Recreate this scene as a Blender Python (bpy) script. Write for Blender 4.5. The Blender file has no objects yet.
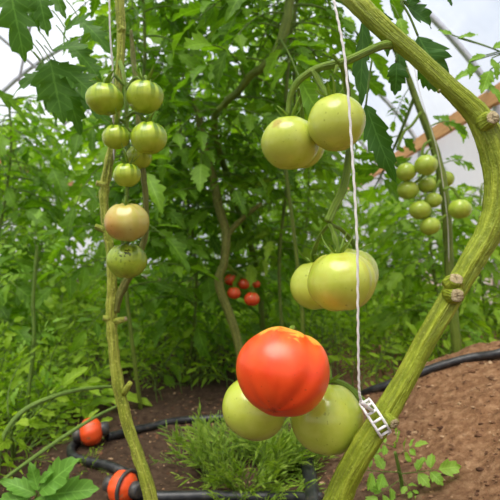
import bpy, math, random
import numpy as np
from mathutils import Vector, Matrix, noise

S = bpy.context.scene
C = S.collection
PI = math.pi

# ------------------------------------------------------------------ camera, world, light, exposure
CAMZ = 0.5
cd = bpy.data.cameras.new('camera'); cam = bpy.data.objects.new('camera', cd); C.objects.link(cam)
cam.location = (0, 0, CAMZ); cam.rotation_euler = (PI/2, 0, 0)
cd.sensor_width = 36; cd.lens = 36; cd.clip_start = 0.02; cd.clip_end = 100
cd.dof.use_dof = True; cd.dof.focus_distance = 0.47; cd.dof.aperture_fstop = 14
S.camera = cam
S.view_settings.view_transform = 'Standard'; S.view_settings.look = 'None'
S.view_settings.gamma = 1; S.view_settings.use_curve_mapping = False
S.view_settings.exposure = 0.58

w = bpy.data.worlds.new('world'); S.world = w; w.use_nodes = True
nt = w.node_tree; nt.nodes.clear()
wo = nt.nodes.new('ShaderNodeOutputWorld'); bg = nt.nodes.new('ShaderNodeBackground')
tc = nt.nodes.new('ShaderNodeTexCoord'); nz = nt.nodes.new('ShaderNodeTexNoise'); cr = nt.nodes.new('ShaderNodeValToRGB')
nz.inputs['Scale'].default_value = 3.0; nz.inputs['Detail'].default_value = 4
cr.color_ramp.elements[0].position = 0.35; cr.color_ramp.elements[0].color = (0.50, 0.60, 0.80, 1)
cr.color_ramp.elements[1].position = 0.65; cr.color_ramp.elements[1].color = (1.0, 1.0, 1.0, 1)
nt.links.new(tc.outputs['Generated'], nz.inputs['Vector']); nt.links.new(nz.outputs['Fac'], cr.inputs['Fac'])
nt.links.new(cr.outputs['Color'], bg.inputs['Color']); bg.inputs['Strength'].default_value = 0.66
nt.links.new(bg.outputs['Background'], wo.inputs['Surface'])

sd = bpy.data.lights.new('sun', 'SUN'); sun = bpy.data.objects.new('sun', sd); C.objects.link(sun)
sd.energy = 5.2; sd.angle = math.radians(42); sd.color = (1.0, 0.96, 0.88)
sun.rotation_euler = Vector((0.20, 0.34, -0.95)).to_track_quat('-Z', 'Y').to_euler()

# ------------------------------------------------------------------ helpers
def P(px, py, d):
    """point at depth d (m along +Y) whose direction from the viewpoint is that of photo position px, py"""
    return np.array([(px-250)/500*d, d, CAMZ-(py-250)/500*d])

def sm(t):
    t = min(1.0, max(0.0, t)); return t*t*(3-2*t)

def H(x, y):
    m = 0.25*sm((x-0.02)/0.68)*(1-0.92*sm((y-1.33)/0.30))
    v = Vector((x, y, 0))
    n = 0.018*noise.noise(v*4.1) + 0.010*noise.noise(v*11.3+Vector((7, 3, 1)))
    if y < 3.0 and abs(x) < 1.6:
        n += 0.007*noise.noise(v*29+Vector((1, 9, 4))) + 0.006*abs(noise.noise(v*61+Vector((5, 2, 8))))
    return m + n

def Hs(x, y):
    return H(x, y)

def G(px, py):
    """where the line of sight through px, py meets the ground"""
    d = 0.35
    while d < 12:
        p = P(px, py, d)
        if p[2] <= H(p[0], p[1]): return p
        d += 0.006
    return P(px, py, 12)

class MB:
    def __init__(s): s.v = []; s.q = []; s.m = []; s.a = []; s.n = 0
    def add(s, v, q, mat=0, a=None):
        v = np.asarray(v, float); q = np.asarray(q, int)
        s.v.append(v); s.q.append(q+s.n); s.m.append(np.full(len(q), mat, int) if np.isscalar(mat) else np.asarray(mat))
        s.a.append(np.zeros((len(v), 3)) if a is None else a); s.n += len(v)
    def build(s, name, mats, parent=None, local=None, smooth=True):
        v = np.concatenate(s.v); q = np.concatenate(s.q); m = np.concatenate(s.m); a = np.concatenate(s.a)
        if local is not None:
            Mi = np.array(local.inverted()); v = v@Mi[:3, :3].T + Mi[:3, 3]
        me = bpy.data.meshes.new(name)
        me.vertices.add(len(v)); me.vertices.foreach_set('co', v.astype(np.float32).ravel())
        me.loops.add(len(q)*4); me.loops.foreach_set('vertex_index', q.astype(np.int32).ravel())
        me.polygons.add(len(q)); me.polygons.foreach_set('loop_start', np.arange(0, len(q)*4, 4, dtype=np.int32))
        me.polygons.foreach_set('material_index', m.astype(np.int32))
        me.polygons.foreach_set('use_smooth', np.full(len(q), smooth))
        at = me.attributes.new('leaf_coord', 'FLOAT_VECTOR', 'POINT'); at.data.foreach_set('vector', a.astype(np.float32).ravel())
        me.update(calc_edges=True)
        for mm in (mats if isinstance(mats, (list, tuple)) else [mats]): me.materials.append(mm)
        o = bpy.data.objects.new(name, me); C.objects.link(o)
        if parent is not None: o.parent = parent
        return o

def catmull(pts, n=6):
    """pts: (k, c) rows, interpolated smoothly"""
    p = np.asarray(pts, float); k = len(p)
    if k < 3: 
        t = np.linspace(0, 1, n*2)[:, None]; return p[0]*(1-t)+p[-1]*t
    e = np.vstack([2*p[0]-p[1], p, 2*p[-1]-p[-2]]); out = []
    for i in range(k-1):
        a, b, c, d = e[i:i+4]
        for t in np.linspace(0, 1, n, endpoint=False):
            out.append(0.5*(2*b+(c-a)*t+(2*a-5*b+4*c-d)*t*t+(3*b-a-3*c+d)*t**3))
    out.append(p[-1]); return np.array(out)

def frames(p):
    T = np.gradient(p, axis=0); T /= np.linalg.norm(T, axis=1)[:, None]+1e-12
    u = np.array([0, -1, 0.05]) if abs(T[0][1]) < 0.9 else np.array([0, 0, 1.0])
    U = []
    for t in T:
        u = u-t*(u@t); u = u/(np.linalg.norm(u)+1e-12); U.append(u)
    U = np.array(U); return T, U, np.cross(T, U)

def tube(mb, pts, rad, nseg=10, mat=0, cap=True, ridge=0.0, nr=5, jitter=0.0, seed=0):
    p = np.asarray(pts, float); r = np.broadcast_to(np.asarray(rad, float), (len(p),)).copy()
    T, U, W = frames(p)
    if cap:
        p = np.vstack([p[:1], p, p[-1:]]); r = np.concatenate([[0], r, [0]])
        U = np.vstack([U[:1], U, U[-1:]]); W = np.vstack([W[:1], W, W[-1:]])
    th = np.linspace(0, 2*PI, nseg, endpoint=False)
    R = np.repeat(r[:, None], nseg, 1)
    if ridge:
        ph = np.linspace(0, 1.2, len(p))[:, None]
        R = R*(1+ridge*np.cos(nr*th[None]+3*ph+seed)+0.6*ridge*np.cos(3*th[None]-2*ph+seed*2))
    if jitter:
        for i in range(len(p)):
            for j in range(nseg):
                R[i, j] *= 1+jitter*noise.noise(Vector((math.cos(th[j])*1.6, math.sin(th[j])*1.6, i*0.35+seed*13)))
    v = p[:, None]+R[..., None]*(np.cos(th)[None, :, None]*U[:, None]+np.sin(th)[None, :, None]*W[:, None])
    n = len(p); i = np.arange(n-1)[:, None]; j = np.arange(nseg)[None]; j2 = (j+1) % nseg
    q = np.stack([i*nseg+j, i*nseg+j2, (i+1)*nseg+j2, (i+1)*nseg+j], -1).reshape(-1, 4)
    ln = np.concatenate([[0], np.cumsum(np.linalg.norm(np.diff(p, axis=0), axis=1))])
    at = np.stack([np.repeat(ln, nseg), np.tile(np.cos(th), n), np.tile(np.sin(th), n)], 1)
    mb.add(v.reshape(-1, 3), q, mat, at)

def pxpath(rows, n=6):
    """rows px, py, depth, width in photo pixels -> points, radii"""
    k = catmull(rows, n)
    return np.array([P(a, b, d) for a, b, d, _ in k]), k[:, 3]*k[:, 2]/1000

def tag(o, label=None, cat=None, group=None, kind=None):
    if label: o['label'] = label
    if cat: o['category'] = cat
    if group: o['group'] = group
    if kind: o['kind'] = kind
    return o

def empty(name, loc):
    o = bpy.data.objects.new(name, None); C.objects.link(o); o.location = loc; o.empty_display_size = 0.02
    return o

def M4(o): return Matrix.LocRotScale(o.location, o.rotation_euler, None)

# ------------------------------------------------------------------ materials
class NT:
    def __init__(s, name):
        s.m = bpy.data.materials.new(name); s.m.use_nodes = True; s.t = s.m.node_tree; s.t.nodes.clear()
        s.out = s.n('ShaderNodeOutputMaterial')
    def n(s, ty, **kw):
        x = s.t.nodes.new(ty)
        for k, v in kw.items(): setattr(x, k, v)
        return x
    def l(s, a, b): s.t.links.new(a, b)
    def noise(s, scale, detail=3, vec=None, rough=0.55, dist=0):
        x = s.n('ShaderNodeTexNoise'); x.inputs['Scale'].default_value = scale; x.inputs['Detail'].default_value = detail
        x.inputs['Roughness'].default_value = rough; x.inputs['Distortion'].default_value = dist
        if vec is not None: s.l(vec, x.inputs['Vector'])
        return x.outputs['Fac']
    def ramp(s, fac, stops):
        x = s.n('ShaderNodeValToRGB'); e = x.color_ramp.elements
        while len(e) < len(stops): e.new(0.5)
        for k, (p, c) in zip(e, stops): k.position = p; k.color = (*c, 1) if not np.isscalar(c) else (c, c, c, 1)
        s.l(fac, x.inputs['Fac']); return x.outputs['Color']
    def mix(s, f, a, b, mode='MIX'):
        x = s.n('ShaderNodeMix', data_type='RGBA', blend_type=mode)
        for i, v in ((0, f), (6, a), (7, b)):
            if isinstance(v, (int, float)): x.inputs[i].default_value = v
            elif isinstance(v, tuple): x.inputs[i].default_value = (*v, 1)
            else: s.l(v, x.inputs[i])
        return x.outputs[2]
    def math(s, op, a, b=0.0):
        x = s.n('ShaderNodeMath', operation=op)
        for i, v in ((0, a), (1, b)):
            if isinstance(v, (int, float)): x.inputs[i].default_value = v
            else: s.l(v, x.inputs[i])
        return x.outputs[0]
    def obj(s): return s.n('ShaderNodeTexCoord').outputs['Object']
    def map(s, vec, scale=(1, 1, 1)):
        x = s.n('ShaderNodeMapping'); x.inputs['Scale'].default_value = scale; s.l(vec, x.inputs['Vector']); return x.outputs[0]
    def bump(s, h, strength=0.3, dist=0.002):
        x = s.n('ShaderNodeBump'); x.inputs['Strength'].default_value = strength; x.inputs['Distance'].default_value = dist
        s.l(h, x.inputs['Height']); return x.outputs[0]
    def bsdf(s, col, rough=0.5, normal=None, **kw):
        b = s.n('ShaderNodeBsdfPrincipled')
        if isinstance(col, tuple): b.inputs['Base Color'].default_value = (*col, 1)
        else: s.l(col, b.inputs['Base Color'])
        if isinstance(rough, (int, float)): b.inputs['Roughness'].default_value = rough
        else: s.l(rough, b.inputs['Roughness'])
        if normal is not None: s.l(normal, b.inputs['Normal'])
        for k, v in kw.items():
            i = b.inputs[k.replace('_', ' ')]; i.default_value = v
        return b.outputs[0]
    def done(s, sh): s.l(sh, s.out.inputs['Surface']); return s.m

def leaf_mat(name, c0, c1, c2, t_mul=1.0, trans=0.35, vein=0.35):
    t = NT(name)
    g = t.n('ShaderNodeNewGeometry'); rnd = g.outputs['Random Per Island']
    base = t.ramp(rnd, [(0.0, c0), (0.55, c1), (1.0, c2)])
    n = t.noise(38, 3, t.obj())
    base = t.mix(t.ramp(n, [(0.35, 0.0), (0.75, 0.45)]), base, c2)
    at = t.n('ShaderNodeAttribute', attribute_name='leaf_coord'); sp = t.n('ShaderNodeSeparateXYZ'); t.l(at.outputs['Vector'], sp.inputs[0])
    u, v = sp.outputs[0], sp.outputs[1]
    av = t.math('ABSOLUTE', v)
    mid = t.math('LESS_THAN', av, 0.06)
    side = t.math('FRACT', t.math('MULTIPLY', t.math('SUBTRACT', u, t.math('MULTIPLY', av, 0.16)), 7.0))
    side = t.math('LESS_THAN', t.math('ABSOLUTE', t.math('SUBTRACT', side, 0.5)), 0.07)
    vv = t.math('MULTIPLY', t.math('MAXIMUM', mid, t.math('MULTIPLY', side, 0.6)), vein)
    lc = tuple(min(1, x*1.9+0.03) for x in c2)
    col = t.mix(vv, base, lc)
    bmp = t.bump(t.math('ADD', t.math('MULTIPLY', vv, -1.2), t.noise(160, 2, t.obj())), 0.35, 0.0012)
    b = t.bsdf(col, 0.5, bmp, Specular_IOR_Level=0.22)
    tr = t.n('ShaderNodeBsdfTranslucent'); tcl = t.mix(1.0, col, (1.55*t_mul, 1.7*t_mul, 0.4*t_mul), 'MULTIPLY'); t.l(tcl, tr.inputs['Color'])
    mx = t.n('ShaderNodeMixShader'); mx.inputs[0].default_value = trans
    t.l(b, mx.inputs[1]); t.l(tr.outputs[0], mx.inputs[2])
    return t.done(mx.outputs[0])

def stem_mat(name, c0, c1, c2, sc=60, scab=0.5):
    """lengthwise ribs and scurf: leaf_coord on a tube holds (length along it, cos, sin round it)"""
    t = NT(name); o = t.obj()
    at = t.n('ShaderNodeAttribute', attribute_name='leaf_coord').outputs['Vector']
    rib = t.noise(1.0, 3, t.map(at, (14, 2.6, 2.6))); fine = t.noise(1.0, 3, t.map(at, (45, 6.5, 6.5)), dist=0.5)
    n1 = t.noise(sc, 4, o)
    col = t.ramp(t.math('ADD', t.math('MULTIPLY', rib, 0.7), t.math('MULTIPLY', n1, 0.3)), [(0.36, c0), (0.5, c1), (0.64, c2)])
    col = t.mix(t.ramp(fine, [(0.53, 0.0), (0.62, scab)]), col, (0.16, 0.145, 0.03))
    col = t.mix(t.ramp(t.noise(sc*6, 3, o), [(0.56, 0.0), (0.64, scab*0.8)]), col, tuple(min(1, x*1.35+0.04) for x in c2))
    h = t.math('ADD', t.math('MULTIPLY', rib, 2.2), t.math('ADD', fine, t.math('MULTIPLY', t.noise(sc*9, 2, o), 0.5)))
    b = t.bump(h, 0.7, 0.003)
    return t.done(t.bsdf(col, 0.5, b, Specular_IOR_Level=0.35))

def tomato_mat(name, c_body, c_light, c_shoulder, streak=0.5, blotch=None, blotch_pos=None, top=None, rough=0.22, sc=1.0):
    """colours of a fruit in its own axes: z runs from blossom end to stem end"""
    t = NT(name); o = t.obj()
    n = t.noise(26*sc, 3, o, dist=0.4)
    col = t.ramp(n, [(0.32, c_body), (0.68, c_light)])
    fine = t.noise(420*sc, 2, o)
    col = t.mix(t.ramp(fine, [(0.5, 0.0), (0.8, 0.25)]), col, c_light)
    sp = t.n('ShaderNodeSeparateXYZ'); t.l(o, sp.inputs[0])
    ang = t.math('ARCTAN2', sp.outputs[1], sp.outputs[0])
    cv = t.n('ShaderNodeCombineXYZ'); t.l(t.math('SINE', ang), cv.inputs[0]); t.l(t.math('COSINE', ang), cv.inputs[1]); t.l(t.math('MULTIPLY', sp.outputs[2], 8), cv.inputs[2])
    st = t.noise(2.9, 3, cv.outputs[0])
    zz = t.math('MULTIPLY', sp.outputs[2], 32.0*sc)
    sh = t.math('MULTIPLY', t.ramp(t.math('ADD', zz, 0.62), [(0.25, 0.0), (1.0, 1.0)]), t.ramp(st, [(0.44, 0.0), (0.60, streak)]))
    col = t.mix(sh, col, c_shoulder)
    if top:
        tn = t.math('ADD', t.math('MULTIPLY', t.noise(70, 4, o, dist=0.8), 0.55), t.math('MULTIPLY', sp.outputs[2], 15.0))
        col = t.mix(t.ramp(tn, [(0.56, 0.0), (0.62, 0.9)]), col, top)
    if blotch:
        d = t.n('ShaderNodeVectorMath', operation='DISTANCE'); t.l(o, d.inputs[0]); d.inputs[1].default_value = blotch_pos[:3]
        f = t.ramp(t.math('ADD', t.math('DIVIDE', d.outputs['Value'], blotch_pos[3]), t.math('MULTIPLY', t.noise(120, 3, o), 0.9)), [(0.75, 0.75), (1.35, 0.0)]) if len(blotch_pos) < 5 else \
            t.ramp(t.math('DIVIDE', d.outputs['Value'], blotch_pos[3]), [(0.2, blotch_pos[4]), (1.0, 0.0)])
        if len(blotch_pos) > 5: f = t.math('MULTIPLY', f, t.ramp(t.noise(230, 1, o), [(0.58, 0.0), (0.62, 1.0)]))
        col = t.mix(f, col, blotch)
    pores = t.ramp(t.noise(240, 1, o), [(0.71, 0.0), (0.75, 0.5)])
    col = t.mix(pores, col, tuple(x*0.45 for x in c_body))
    b = t.bsdf(col, rough, t.bump(t.noise(60, 3, o), 0.06, 0.002), Subsurface_Weight=0.12, Subsurface_Radius=(1.0, 0.7, 0.25), Subsurface_Scale=0.004, Specular_IOR_Level=0.5)
    return t.done(b)

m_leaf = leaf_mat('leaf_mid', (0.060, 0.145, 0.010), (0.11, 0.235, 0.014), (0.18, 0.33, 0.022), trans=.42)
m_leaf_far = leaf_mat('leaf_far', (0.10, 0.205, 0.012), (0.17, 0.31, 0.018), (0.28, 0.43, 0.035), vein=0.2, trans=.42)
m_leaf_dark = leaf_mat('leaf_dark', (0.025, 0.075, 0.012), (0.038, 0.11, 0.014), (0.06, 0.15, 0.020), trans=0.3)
m_leaf_young = leaf_mat('leaf_young', (0.15, 0.31, 0.030), (0.20, 0.38, 0.04), (0.28, 0.46, 0.07), trans=0.45)
m_weed = leaf_mat('weed_green', (0.14, 0.26, 0.012), (0.22, 0.37, 0.018), (0.32, 0.47, 0.035), trans=0.45, vein=0.1)
m_weed2 = leaf_mat('weed_olive', (0.09, 0.18, 0.028), (0.15, 0.26, 0.04), (0.22, 0.34, 0.06), trans=0.35, vein=0.1)
m_stem = stem_mat('stem_thick', (0.16, 0.205, 0.010), (0.24, 0.300, 0.014), (0.38, 0.44, 0.035), 55, 0.30)
m_stem_left = stem_mat('stem_left', (0.19, 0.24, 0.02), (0.33, 0.38, 0.035), (0.48, 0.50, 0.08), 60, 0.7)
m_stem_bg = stem_mat('stem_bg', (0.09, 0.14, 0.015), (0.14, 0.20, 0.02), (0.20, 0.26, 0.035), 30, 0.3)
m_stem_br = stem_mat('stem_brownish', (0.11, 0.12, 0.02), (0.17, 0.19, 0.03), (0.24, 0.24, 0.05), 25, 0.6)
m_stalk = stem_mat('truss_green', (0.12, 0.21, 0.015), (0.17, 0.28, 0.02), (0.25, 0.36, 0.04), 80, 0.12)
m_petiole = stem_mat('petiole', (0.09, 0.17, 0.02), (0.14, 0.24, 0.03), (0.2, 0.3, 0.05), 50, 0.1)
m_cut = stem_mat('dry_cut_end', (0.30, 0.22, 0.10), (0.48, 0.38, 0.20), (0.60, 0.50, 0.30), 160, 0.6)

GB, GL, GS = (0.40, 0.47, 0.036), (0.54, 0.59, 0.095), (0.19, 0.29, 0.03)
m_green = tomato_mat('tomato_pale_green', GB, GL, (0.30, 0.40, 0.05), 0.35)
m_green_scar = tomato_mat('tomato_green_scarred', GB, GL, (0.30, 0.40, 0.05), 0.3, (0.36, 0.24, 0.04), (-0.013, -0.020, 0.012, 0.013))
m_green_turn = tomato_mat('tomato_green_turning', GB, GL, (0.42, 0.38, 0.05), 0.5, (0.55, 0.38, 0.04), (-0.012, -0.022, -0.022, 0.018, .35))
m_small = tomato_mat('tomato_streaked_green', (0.29, 0.41, 0.018), (0.46, 0.55, 0.05), (0.09, 0.18, 0.006), 0.95, sc=1.4)
m_small_sp = tomato_mat('tomato_green_speckled', (0.25, 0.36, 0.02), (0.40, 0.50, 0.05), (0.11, 0.19, 0.010), 0.8, (0.05, 0.06, 0.01), (0.002, -0.022, 0.004, 0.018, 1, 1), sc=1.4)
m_peach = tomato_mat('tomato_blushing', (0.45, 0.36, 0.07), (0.54, 0.46, 0.12), (0.40, 0.40, 0.05), 0.4, (0.60, 0.27, 0.06), (-0.014, -0.016, -0.004, 0.022, .8))
m_red = tomato_mat('tomato_red', (0.80, 0.055, 0.008), (0.90, 0.10, 0.015), (0.85, 0.17, 0.02), 0.35, (0.20, 0.02, 0.01), (0.0, 0.0, -0.040, 0.007, .85), top=(0.88, 0.42, 0.06), rough=0.33)
m_redsmall = tomato_mat('tomato_red_small', (0.62, 0.045, 0.015), (0.75, 0.09, 0.02), (0.42, 0.18, 0.02), 0.6, sc=1.4)
m_bgreen = tomato_mat('tomato_bg_green', (0.32, 0.43, 0.03), (0.44, 0.54, 0.075), (0.22, 0.33, 0.02), 0.4, sc=1.4)

def soil_mat():
    t = NT('soil'); o = t.obj()
    n1 = t.noise(3.2, 4, o); n2 = t.noise(48, 6, o, 0.7); n3 = t.noise(170, 3, o, 0.7)
    sp = t.n('ShaderNodeSeparateXYZ'); t.l(o, sp.inputs[0])
    lit_right = t.ramp(t.math('ADD', t.math('MULTIPLY', sp.outputs[0], 1.15), t.math('MULTIPLY', n1, 0.6)), [(0.42, 0.0), (0.85, 1.0)])  # redder soil to the right, with the brighter unshaded light put into its colour
    a = t.ramp(n2, [(0.25, (0.030, 0.018, 0.012)), (0.5, (0.070, 0.042, 0.026)), (0.78, (0.14, 0.09, 0.055))])
    b = t.ramp(n2, [(0.25, (0.075, 0.036, 0.018)), (0.48, (0.21, 0.105, 0.050)), (0.75, (0.40, 0.24, 0.13))])
    col = t.mix(lit_right, a, b)
    return t.done(t.bsdf(col, 0.95, t.bump(t.math('ADD', n2, t.math('MULTIPLY', n3, 0.6)), 0.9, 0.008), Specular_IOR_Level=0.15))
m_soil = soil_mat()
t = NT('soil_crumb'); rnd = t.n('ShaderNodeNewGeometry').outputs['Random Per Island']
m_crumb = t.done(t.bsdf(t.ramp(rnd, [(0, (0.06, 0.03, 0.018)), (0.5, (0.17, 0.085, 0.045)), (0.85, (0.30, 0.18, 0.10)), (1, (0.42, 0.29, 0.17))]), 0.95, Specular_IOR_Level=0.1))

def film_mat(name, transp, col=(0.80, 0.84, 0.92)):
    t = NT(name); o = t.obj()
    tr = t.n('ShaderNodeBsdfTransparent'); tl = t.n('ShaderNodeBsdfTranslucent'); tl.inputs[0].default_value = (*col, 1)
    df = t.n('ShaderNodeBsdfDiffuse'); df.inputs[0].default_value = (*col, 1)
    bp = t.bump(t.noise(2.2, 4, t.map(o, (1, 0.4, 1))), 0.4, 0.05); t.l(bp, tl.inputs['Normal'])
    m1 = t.n('ShaderNodeMixShader'); m1.inputs[0].default_value = 0.35; t.l(tl.outputs[0], m1.inputs[1]); t.l(df.outputs[0], m1.inputs[2])
    m2 = t.n('ShaderNodeMixShader'); t.l(t.ramp(t.noise(1.7, 3, o), [(0.3, transp-0.12), (0.7, transp+0.12)]), m2.inputs[0])
    t.l(m1.outputs[0], m2.inputs[1]); t.l(tr.outputs[0], m2.inputs[2])
    return t.done(m2.outputs[0])
m_film = film_mat('polythene_roof', 0.55)
m_film_side = film_mat('polythene_side', 0.30, (0.88, 0.88, 0.86))
t = NT('galvanised_tube'); m_tube = t.done(t.bsdf(t.ramp(t.noise(30, 3, t.obj()), [(0.3, (0.45, 0.45, 0.47)), (0.7, (0.62, 0.62, 0.64))]), 0.4, Metallic=0.6))
t = NT('timber'); o_ = t.map(t.obj(), (30, 1.5, 30)); m_wood = t.done(t.bsdf(t.ramp(t.noise(2.0, 4, o_), [(0.3, (0.50, 0.22, 0.07)), (0.7, (0.72, 0.38, 0.14))]), 0.7))
t = NT('white_string'); m_string = t.done(t.bsdf((0.78, 0.75, 0.70), 0.8, t.bump(t.noise(900, 2, t.obj()), 0.5, 0.001)))
t = NT('white_plastic'); m_plastic = t.done(t.bsdf((0.82, 0.80, 0.78), 0.4, Subsurface_Weight=0.1, Subsurface_Scale=0.003))
t = NT('black_hose'); m_hose = t.done(t.bsdf(t.ramp(t.noise(60, 4, t.obj()), [(0.4, (0.012, 0.013, 0.015)), (0.62, (0.035, 0.034, 0.034)), (0.75, (0.10, 0.075, 0.05))]), 0.42))
t = NT('dark_plastic'); m_dark = t.done(t.bsdf(t.ramp(t.noise(90, 3, t.obj()), [(0.4, (0.03, 0.03, 0.032)), (0.7, (0.09, 0.075, 0.06))]), 0.5))
t = NT('orange_plastic'); m_orange = t.done(t.bsdf(t.mix(t.ramp(t.noise(55, 4, t.obj()), [(0.58, 0.0), (0.68, 0.6)]), (0.85, 0.09, 0.015), (0.22, 0.13, 0.06)), 0.42))

# ------------------------------------------------------------------ setting: soil floor, polytunnel
xs = np.concatenate([np.linspace(-7, -1.6, 28), np.arange(-1.5, 1.5, 0.012), np.linspace(1.6, 6, 24)])
ys = np.concatenate([np.linspace(-3, 0.4, 14), np.arange(0.45, 2.6, 0.012), np.linspace(2.7, 12, 70)])
V = np.array([(x, y, H(x, y)) for y in ys for x in xs]); nx, ny = len(xs), len(ys)
i, j = np.meshgrid(np.arange(ny-1), np.arange(nx-1), indexing='ij'); b0 = (i*nx+j).ravel()
mb = MB(); mb.add(V, np.stack([b0, b0+1, b0+nx+1, b0+nx], 1)); tag(mb.build('floor', m_soil), kind='structure')

TXC, TW, TZ, TP = -0.6, 2.3, 1.55, 2.85
TR = (TW**2+(TP-TZ)**2)/(2*(TP-TZ)); TZC = TP-TR; TA = math.asin(TW/TR)
def arc(a, dr=0.0): return (TXC+(TR+dr)*math.sin(a), TZC+(TR+dr)*math.cos(a))
Y0, Y1 = -2.5, 9.5
def sheet(fn, us, vs):
    v = np.array([fn(u, q) for q in vs for u in us]); n = len(us); m = len(vs)
    i, j = np.meshgrid(np.arange(m-1), np.arange(n-1), indexing='ij'); b = (i*n+j).ravel()
    s = MB(); s.add(v, np.stack([b, b+1, b+n+1, b+n], 1)); return s
def roof(a, y):
    x, z = arc(a, 0.02+0.012*math.sin(y*PI/0.75)**2); return (x, y, z)
tag(sheet(roof, np.linspace(-TA, TA, 40), np.linspace(Y0, Y1, 64)).build('ceiling', m_film), kind='structure')
tag(sheet(lambda z, y: (TXC+TW+0.03+0.015*noise.noise(Vector((0, y*3, z*4))), y, z), np.linspace(-0.05, TZ, 14), np.linspace(Y0, Y1, 90)).build('wall_right', m_film_side), kind='structure')
tag(sheet(lambda z, y: (TXC-TW-0.03-0.015*noise.noise(Vector((3, y*3, z*4))), y, z), np.linspace(-0.05, TZ, 14), np.linspace(Y0, Y1, 90)).build('wall_left', m_film_side), kind='structure')
def endwall(u, k):
    a = u*TA; x, z = arc(a); return (x, Y1, z*k-0.05*(1-k))
tag(sheet(endwall, np.linspace(-1, 1, 30), np.linspace(0, 1, 8)).build('wall_back', m_film_side), kind='structure')
k = 1
for yy in (-1.2, 0.5, 2.0, 3.45, 5.0, 6.5, 8.0):
    mb = MB(); pts = [(TXC-TW, yy, -0.05), (TXC-TW, yy, 0.8)]+[(arc(a)[0], yy, arc(a)[1]) for a in np.linspace(-TA, TA, 33)]+[(TXC+TW, yy, 0.8), (TXC+TW, yy, -0.05)]
    tube(mb, pts, 0.024, 10); tag(mb.build('trim_%d' % k, m_tube), kind='structure'); k += 1
for a in (-0.62, -0.25, 0.12):
    mb = MB(); x, z = arc(a, -0.03); tube(mb, [(x, y, z) for y in np.linspace(Y0, Y1, 12)], 0.014, 8)
    tag(mb.build('trim_%d' % k, m_tube), kind='structure'); k += 1
for y0, y1, a0, a1 in ((2.0, 3.45, -0.35, -0.8), (3.45, 5.0, -0.30, -0.7)):
    mb = MB(); p0 = arc(a0, -0.03); p1 = arc(a1, -0.03); tube(mb, [(p0[0], y0, p0[1]), (p1[0], y1, p1[1])], 0.014, 8)
    tag(mb.build('trim_%d' % k, m_tube), kind='structure'); k += 1
def boxq(mb, lo, hi, mat=0):
    x0, y0, z0 = lo; x1, y1, z1 = hi
    v = [(x0, y0, z0), (x1, y0, z0), (x1, y1, z0), (x0, y1, z0), (x0, y0, z1), (x1, y0, z1), (x1, y1, z1), (x0, y1, z1)]
    mb.add(v, [(0, 3, 2, 1), (4, 5, 6, 7), (0, 1, 5, 4), (1, 2, 6, 5), (2, 3, 7, 6), (3, 0, 4, 7)], mat)
mb = MB(); boxq(mb, (TXC+TW-0.05, Y0, TZ-0.06), (TXC+TW-0.005, Y1, TZ+0.06)); o = mb.build('trim_%d' % k, m_wood, smooth=False); tag(o, kind='structure'); k += 1
mb = MB(); boxq(mb, (TXC-TW+0.005, Y0, TZ-0.06), (TXC-TW+0.05, Y1, TZ+0.06)); o = mb.build('trim_%d' % k, m_wood, smooth=False); tag(o, kind='structure'); k += 1

# ------------------------------------------------------------------ leaf templates
def leaflet(l, wd, N, rng, droop=0.3, lobes=4.5, lob=0.42, fold=0.25):
    """one lobed leaflet along +X, base at origin; returns verts, quads, coords"""
    t = np.linspace(0, 1, N+1); ph = rng.uniform(0, 1)
    prof = np.sin(PI*np.clip(t, 0, 1)**0.72)**0.85
    saw = (t*lobes+ph) % 1.0
    hw = wd*0.5*prof*(1-lob*(1-saw)*(t < 0.97)); hw[0] = wd*0.02; hw[-1] = 0
    vs = np.array([-1, -0.5, 0, 0.5, 1.0])
    w1, w2 = rng.uniform(0, 6.28, 2); amp = rng.uniform(0.4, 1.0)*0.06*l; dr = droop*rng.uniform(0.5, 1.4); fo = fold*rng.uniform(0.4, 1.6)
    Vv = []; A = []
    for ti, h, s in zip(t, hw, saw):
        for v in vs:
            x = ti*l+abs(v)*h*0.35*s
            z = -dr*l*ti*ti+fo*abs(v)*h+amp*abs(v)*math.sin(ti*9+w1+(v > 0)*w2)
            Vv.append((x, v*h*math.cos(fo*0.6), z)); A.append((ti, v, 0))
    i, j = np.meshgrid(np.arange(N), np.arange(4), indexing='ij'); b = (i*5+j).ravel()
    return np.array(Vv), np.stack([b, b+5, b+6, b+1], 1), np.array(A)

def rotm(ax, a):
    return np.array(Matrix.Rotation(a, 3, ax))

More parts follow.
